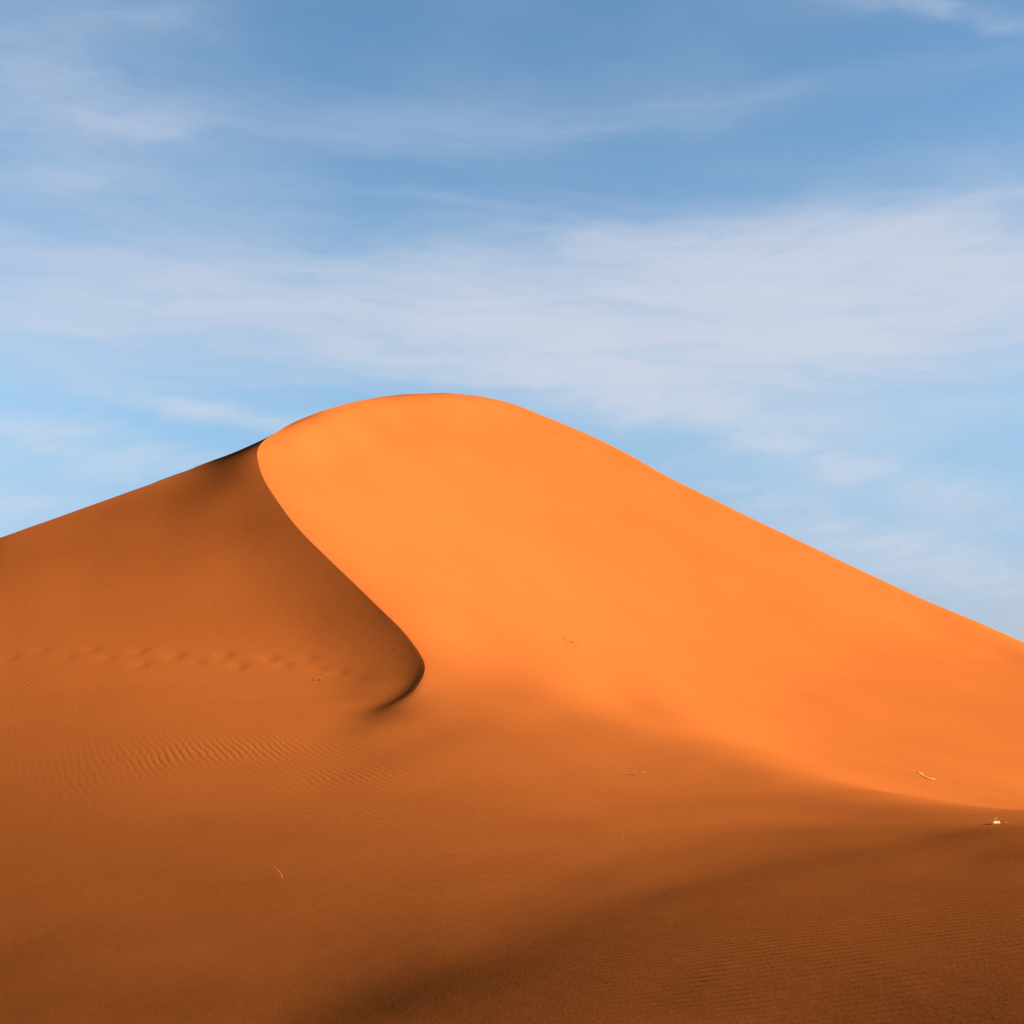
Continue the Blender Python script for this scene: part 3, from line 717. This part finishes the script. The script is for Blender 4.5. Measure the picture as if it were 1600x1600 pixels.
def grid_object(name, X, Y, Z, mat, sharp_cols=None, sharp_rows=None, sharp_row=None):
    nr, nc = X.shape
    co = np.stack([X, Y, Z], -1).reshape(-1, 3).astype(np.float32)
    k = (np.arange(nr - 1)[:, None] * nc + np.arange(nc - 1)[None]).ravel()
    quads = np.stack([k, k + 1, k + nc + 1, k + nc], 1).astype(np.int32)
    me = bpy.data.meshes.new(name)
    me.vertices.add(len(co))
    me.vertices.foreach_set('co', co.ravel())
    me.loops.add(quads.size)
    me.loops.foreach_set('vertex_index', quads.ravel())
    me.polygons.add(len(quads))
    me.polygons.foreach_set('loop_start', np.arange(0, quads.size, 4, dtype=np.int32))
    me.polygons.foreach_set('use_smooth', np.ones(len(quads), bool))
    me.update(calc_edges=True)
    if sharp_cols is not None:
        ev = np.empty(len(me.edges) * 2, np.int32)
        me.edges.foreach_get('vertices', ev)
        ev = ev.reshape(-1, 2)
        c0, c1 = ev[:, 0] % nc, ev[:, 1] % nc
        r0 = np.minimum(ev[:, 0], ev[:, 1]) // nc
        sh = (c0 == sharp_cols) & (c1 == sharp_cols) & sharp_rows[r0]
        if sharp_row is not None:
            sh |= (ev[:, 0] // nc == sharp_row) & (ev[:, 1] // nc == sharp_row) & (np.maximum(c0, c1) < sharp_cols)
        at = me.attributes.new('sharp_edge', 'BOOLEAN', 'EDGE')
        at.data.foreach_set('value', sh)
    me.validate()
    me.materials.append(mat)
    o = bpy.data.objects.new(name, me)
    COL.objects.link(o)
    return o


# ------------------------------------------------------------------ the dune and the sand round it
def build_dune():
    th = np.concatenate([np.linspace(-0.60, -0.385, 26)[:-1], np.linspace(-0.385, 0.385, 560), np.linspace(0.385, 0.60, 26)[1:]])
    q = np.concatenate([np.linspace(math.log(7.0 / 20), math.log(15.5 / 20), 40)[:-1],
                        np.arange(math.log(15.5 / 20), math.log(125 / 20), 0.0022),
                        np.linspace(math.log(125 / 20), math.log(168 / 20), 80)])
    y = 20 * np.exp(q) - SC
    k0 = int(np.argmin(np.abs(th + 0.10)))
    tc = crest_x(np.clip(y, 31, 112)) / (np.clip(y, 31, 112) + SC)
    sh = tc - th[k0]
    T = th[None, :] + sh[:, None] * np.exp(-((th - th[k0]) / 0.16) ** 2)[None, :]
    # bend the rows so that one of them runs along the back edge of the left shoulder
    r0 = int(np.argmin(np.abs(y - 60.0)))
    bend = (edge_y(T[r0]) - y[r0]) * (1 - sstep(T[r0], -0.17, -0.14)) * sstep(T[r0], -0.55, -0.45)
    Y = y[:, None] + bend[None, :] * np.exp(-((q - q[r0]) / 0.25) ** 2)[:, None]
    yc = Y[:, k0]
    sh = crest_x(np.clip(yc, 31, 112)) / (np.clip(yc, 31, 112) + SC) - th[k0]
    T = th[None, :] + sh[:, None] * np.exp(-((th - th[k0]) / 0.16) ** 2)[None, :]
    X = T * (Y + SC)
    Z = np.concatenate([height(X[r:r + 100], Y[r:r + 100]) for r in range(0, len(y), 100)])
    o = grid_object('dune_terrain', X, Y, Z, SAND, k0, (y > 37.6) & (y < 98), r0)
    o['kind'] = 'structure'
    o['label'] = 'orange sand dune with a curved knife edge crest and rippled foreground'
    return o


def build_plain():
    r = np.concatenate([np.linspace(0, 40, 30)[:-1], np.linspace(40, 260, 120)[:-1], np.geomspace(260, 9000, 110)])
    a = np.linspace(0, 2 * math.pi, 361)
    rr, aa = np.meshgrid(r, a, indexing='ij')
    X, Y = rr * np.sin(aa), rr * np.cos(aa)
    th = np.abs(X / np.maximum(Y + SC, 0.5))
    inside = (1 - sstep(th, 0.50, 0.58)) * sstep(Y, -4.0, -1.0) * (1 - sstep(Y, 135, 150))
    Z = plain(X, Y) - 9.0 * inside
    o = grid_object('desert_ground', X, Y, Z, SAND)
    o['kind'] = 'structure'
    o['label'] = 'low swells of orange sand around the dune'
    return o


build_plain()
build_dune()


# ------------------------------------------------------------------ small things lying on the sand
def tube(path, radii, sides=8):
    """a rounded stick along a path; returns vertices and faces"""
    path = np.array(path, float)
    n = len(path)
    V, Fc = [], []
    up = np.array([0, 0, 1.0])
    for i, p in enumerate(path):
        t = path[min(i + 1, n - 1)] - path[max(i - 1, 0)]
        t /= np.linalg.norm(t)
        a = np.cross(t, up)
        if np.linalg.norm(a) < 1e-3:
            a = np.array([1.0, 0, 0])
        a /= np.linalg.norm(a)
        b = np.cross(a, t)
        for s in range(sides):
            an = 2 * math.pi * s / sides
            V.append(p + radii[i] * (a * math.cos(an) + b * math.sin(an)))
    for i in range(n - 1):
        for s in range(sides):
            s2 = (s + 1) % sides
            Fc.append((i * sides + s, i * sides + s2, (i + 1) * sides + s2, (i + 1) * sides + s))
    Fc.append(tuple(range(sides - 1, -1, -1)))
    Fc.append(tuple((n - 1) * sides + s for s in range(sides)))
    return V, Fc


def join(parts):
    V, Fc = [], []
    for v, f in parts:
        k = len(V)
        V += list(v)
        Fc += [tuple(i + k for i in q) for q in f]
    return V, Fc


def curve(pts, n=14):
    """smooth path through a few points (Catmull-Rom)"""
    p = np.array(pts, float)
    p = np.vstack([2 * p[0] - p[1], p, 2 * p[-1] - p[-2]])
    out = []
    for i in range(1, len(p) - 2):
        for t in np.linspace(0, 1, n, endpoint=(i == len(p) - 3)):
            out.append(0.5 * ((2 * p[i]) + (-p[i - 1] + p[i + 1]) * t + (2 * p[i - 1] - 5 * p[i] + 4 * p[i + 1] - p[i + 2]) * t ** 2
                              + (-p[i - 1] + 3 * p[i] - 3 * p[i + 1] + p[i + 2]) * t ** 3))
    return np.array(out)


def thing(name, x, y, label, cat, group=None):
    o = bpy.data.objects.new(name, None)
    COL.objects.link(o)
    o.location = (x, y, hz(x, y))
    o.empty_display_size = 0.05
    return tag(o, label, cat, group)


def tag(o, label, cat, group=None):
    o['label'] = label
    o['category'] = cat
    if group:
        o['group'] = group
    return o


def ground_path(x, y, pts):
    """points given as (dx, dy, height above the sand) about a thing's base"""
    z0 = hz(x, y)
    return [(dx, dy, hz(x + dx, y + dy) - z0 + h) for dx, dy, h in pts]


def stick(name, x, y, pts, r0, r1, mat, label, cat, group=None, knobs=0.12, seed=1, sides=9):
    rnd = random.Random(seed)
    path = curve(ground_path(x, y, pts))
    n = len(path)
    rad = [(r0 + (r1 - r0) * i / (n - 1)) * (1 + rnd.uniform(-knobs, knobs)) * (0.6 if i in (0, n - 1) else 1) for i in range(n)]
    V, Fc = tube(path, rad, sides)
    o = mesh_object(name, V, Fc, mat)
    o.location = (x, y, hz(x, y))
    return tag(o, label, cat, group)

# where each small thing lies (x, y)
AT = {
    'twig': (12.713, 43.872),
    'tuft': (4.726, 14.019),
    'bit1': (5.662, 17.603),
    'bit2': (5.719, 17.683),
    'faint': (2.151, 50.956),
    'tp': (2.293, 28.007),
    'tp2': (2.597, 28.317),
    'straw': (-2.659, 16.72),
    'fork': (-5.561, 40.592),
    's1': (4.53, 23.123),
    's2': (4.614, 23.078),
    's3': (1.356, 17.591),
    's4': (1.473, 35.205),
    's5': (-4.146, 42.677),
    's6': (-3.438, 42.103),
    's7': (-4.29, 31.99),
    's8': (2.53, 33.724),
    's9': (1.034, 9.711),
    's10': (-0.327, 13.005),
}
CHIPS = [
    ('bit1', 0.023, 1, 'c', 'tiny pale fragment near the straw clump, left one of two side by side'),
    ('bit2', 0.025, 2, 'c', 'tiny pale fragment near the straw clump, right one of two side by side'),
    ('s1', 0.032, 3, 'c', 'small fragment on the ridge of the right foreground, left one of a close pair'),
    ('s2', 0.028, 4, 'c', 'small fragment on the ridge of the right foreground, right one of a close pair'),
    ('s3', 0.018, 5, 'c', 'single pale fragment below the pair of thin twigs'),
    ('s4', 0.036, 6, 'c', 'small pale fragment on the slope where bright sand turns to shade'),
    ('s5', 0.04, 7, 's', 'small fragment high on the shaded slope below the crest, left of another'),
    ('s6', 0.045, 8, 's', 'small fragment on the shaded slope, closest to the crest tip'),
    ('s7', 0.03, 9, 's', 'lone small fragment on the sand below the tip of the crest'),
    ('s8', 0.032, 10, 'c', 'small reddish fragment above the pair of thin twigs'),
    ('s9', 0.009, 11, 'c', 'tiny pale fragment in the dark band of the foreground'),
    ('s10', 0.016, 12, 's', 'tiny fragment in the lower middle foreground left of the dark band'),
]


def chip(x, y, size, label, seed, cat='fragment', name='pale_fragment', mat=None, flat=0.38):
    """a small angular crumb of straw or shell, half sunk in the sand"""
    rnd = random.Random(seed)
    bm = bmesh.new()
    bmesh.ops.create_icosphere(bm, subdivisions=2, radius=0.5)
    ax = Vector((rnd.uniform(-1, 1), rnd.uniform(-1, 1), 0.3)).normalized()
    for v in bm.verts:
        d = v.co.dot(ax)
        if d > 0.22:
            v.co -= ax * (d - 0.22) * 0.85
        v.co *= rnd.uniform(0.88, 1.10)
        v.co = Vector((v.co.x * 1.35, v.co.y * 0.8, v.co.z * flat)) * size
    bm.normal_update()
    me = bpy.data.meshes.new(name)
    bm.to_mesh(me)
    bm.free()
    me.materials.append(mat or CHIP)
    o = bpy.data.objects.new(name, me)
    COL.objects.link(o)
    o.location = (x, y, hz(x, y) + size * flat * 0.22)
    o.rotation_euler = (rnd.uniform(-0.2, 0.2), rnd.uniform(-0.2, 0.2), rnd.uniform(0, 3.1))
    return tag(o, label, cat)


# stick lying at the foot of the sunlit face
def curved_twig(x, y):
    o = stick('curved_twig', x, y, [(-0.27, -0.02, 0.165), (-0.20, -0.01, 0.125), (-0.10, 0.0, 0.065), (0.04, 0.0, 0.03), (0.17, 0.03, 0.022), (0.27, 0.06, 0.024)],
              0.024, 0.019, DRIFTWOOD, 'pale curved stick lying on the sunlit sand just above the dark ridge at right', 'twig', seed=4)
    z0 = hz(x, y)
    V, Fc = tube(curve(ground_path(x, y, [(0.15, 0.025, 0.02), (0.20, 0.03, 0.055), (0.24, 0.04, 0.07)]), 5), [0.013, 0.012, 0.011, 0.011, 0.010, 0.010, 0.010, 0.009, 0.008, 0.007][:10], 7)
    mesh_object('side_stub', V, Fc, DRIFTWOOD, o)
    V, Fc = tube(curve(ground_path(x, y, [(-0.20, -0.01, 0.125), (-0.13, 0.02, 0.145), (-0.08, 0.04, 0.14)]), 5), [0.011, 0.011, 0.010, 0.010, 0.009, 0.009, 0.008, 0.008, 0.007, 0.006][:10], 7)
    mesh_object('side_stub', V, Fc, DRIFTWOOD, o)
    return o


def straw_clump(x, y):
    t = thing('straw_clump', x, y, 'bright bleached straw clump with a raised bent stalk on the dark foreground ridge at right', 'straw')
    p = curve(ground_path(x, y, [(-0.062, -0.055, 0.005), (-0.042, -0.03, 0.013), (-0.01, 0.0, 0.017), (0.02, 0.025, 0.016), (0.045, 0.05, 0.008)]), 6)
    V1 = tube(p, np.interp(np.linspace(0, 1, len(p)), [0, 0.15, 0.5, 0.85, 1], [0.004, 0.0085, 0.011, 0.010, 0.004]), 9)
    p = curve(ground_path(x, y, [(-0.045, -0.06, 0.004), (-0.015, -0.035, 0.010), (0.03, 0.0, 0.006)]), 6)
    V2 = tube(p, [0.006] * len(p), 7)
    mesh_object('stem', *join([V1, V2]), STRAW, t)
    for pts, r in (([(-0.036, 0.0, 0.014), (-0.016, 0.01, 0.042), (0.0, 0.02, 0.062)], 0.0026),
                   ([(0.0, 0.02, 0.062), (0.022, 0.02, 0.045), (0.05, 0.01, 0.024), (0.06, 0.0, 0.022)], 0.0022),
                   ([(0.035, 0.0, 0.012), (0.06, 0.0, 0.024), (0.075, -0.01, 0.012), (0.095, -0.01, 0.003)], 0.0028),
                   ([(-0.06, 0.0, 0.003), (-0.10, -0.02, 0.006), (-0.155, -0.02, 0.003)], 0.0018)):
        p = curve(ground_path(x, y, pts), 6)
        mesh_object('stalk', *tube(p, [r] * len(p), 6), STRAW, t)
    return t


def grass_clump(x, y, spread, n, seed, label, r=0.008, mat=None):
    """half buried tuft of wind-flattened dry stems"""
    rnd = random.Random(seed)
    t = thing('dry_grass_clump', x, y, label, 'dry grass')
    crown = []
    for k in range(n):
        a = rnd.choice((rnd.uniform(-0.5, 0.5), rnd.uniform(2.5, 3.6), rnd.uniform(1.2, 1.9)))
        L = spread * rnd.uniform(0.35, 1.0)
        hgt = rnd.uniform(0.02, 0.09) * spread * 2
        ox = rnd.uniform(-0.15, 0.15) * spread
        pts = [(ox, 0, -0.01), (ox + 0.4 * L * math.cos(a), 0.4 * L * math.sin(a) * 0.6, hgt), (ox + L * math.cos(a), L * math.sin(a) * 0.6, hgt * rnd.uniform(0.0, 0.8))]
        p = curve(ground_path(x, y, pts), 5)
        mesh_object('stalk', *tube(p, np.linspace(r, r * 0.5, len(p)), 6), mat or DRY_GRASS, t)
    p = curve(ground_path(x, y, [(-0.18 * spread, 0, -0.005), (0, 0, 0.02), (0.2 * spread, 0, -0.005)]), 5)
    mesh_object('stem_base', *tube(p, np.interp(np.linspace(0, 1, len(p)), [0, 0.5, 1], [r, r * 1.2, r]), 8), mat or DRY_GRASS, t)
    return t


def forked_twig(x, y):
    t = thing('forked_twig', x, y, 'small forked twig lying below the footprints on the left slope', 'twig')
    for pts, r in (([(-0.11, -0.06, 0.012), (0.0, 0.0, 0.02), (0.13, 0.04, 0.03)], 0.011),
                   ([(0.0, 0.0, 0.02), (0.06, -0.05, 0.022), (0.13, -0.10, 0.012)], 0.010),
                   ([(-0.02, 0.0, 0.02), (-0.03, 0.06, 0.03), (0.0, 0.10, 0.02)], 0.006)):
        p = curve(ground_path(x, y, pts), 6)
        mesh_object('branch', *tube(p, np.linspace(r, r * 0.7, len(p)), 7), STRAW_DIM, t)
    return t


def standing_straw(x, y):
    o = stick('bent_straw', x, y, [(0.0, 0.0, -0.03), (0.001, 0.0, 0.02), (-0.03, 0.0, 0.075), (-0.085, 0.01, 0.135), (-0.135, 0.02, 0.165)],
              0.0052, 0.0024, STRAW_DIM, 'thin bent straw blade standing alone in the dark sand at lower left', 'straw', seed=2, knobs=0.05, sides=7)
    return o


curved_twig(*AT['twig'])
straw_clump(*AT['tuft'])
grass_clump(*AT['faint'], 0.55, 11, 5, 'faint half buried tuft of dry grass on the bright middle slope')
forked_twig(*AT['fork'])
standing_straw(*AT['straw'])
x, y = AT['tp']
stick('thin_twig', x, y, [(-0.15, -0.02, 0.004), (-0.06, 0.0, 0.022), (0.05, 0.02, 0.03), (0.15, 0.03, 0.014)], 0.010, 0.012, STRAW_DIM,
      'long thin arched twig on the middle sand, longer of two lying end to end', 'twig', seed=8)
x, y = AT['tp2']
stick('thin_twig', x, y, [(-0.065, -0.02, 0.006), (0.0, 0.0, 0.015), (0.055, 0.02, 0.022)], 0.008, 0.009, STRAW_DIM,
      'short thin twig at the right end of a longer arched twig on the middle sand', 'twig', seed=9)
for key, size, seed, mat, label in CHIPS:
    chip(*AT[key], size, label, seed, mat={'c': CHIP, 's': STRAW_DIM}[mat])
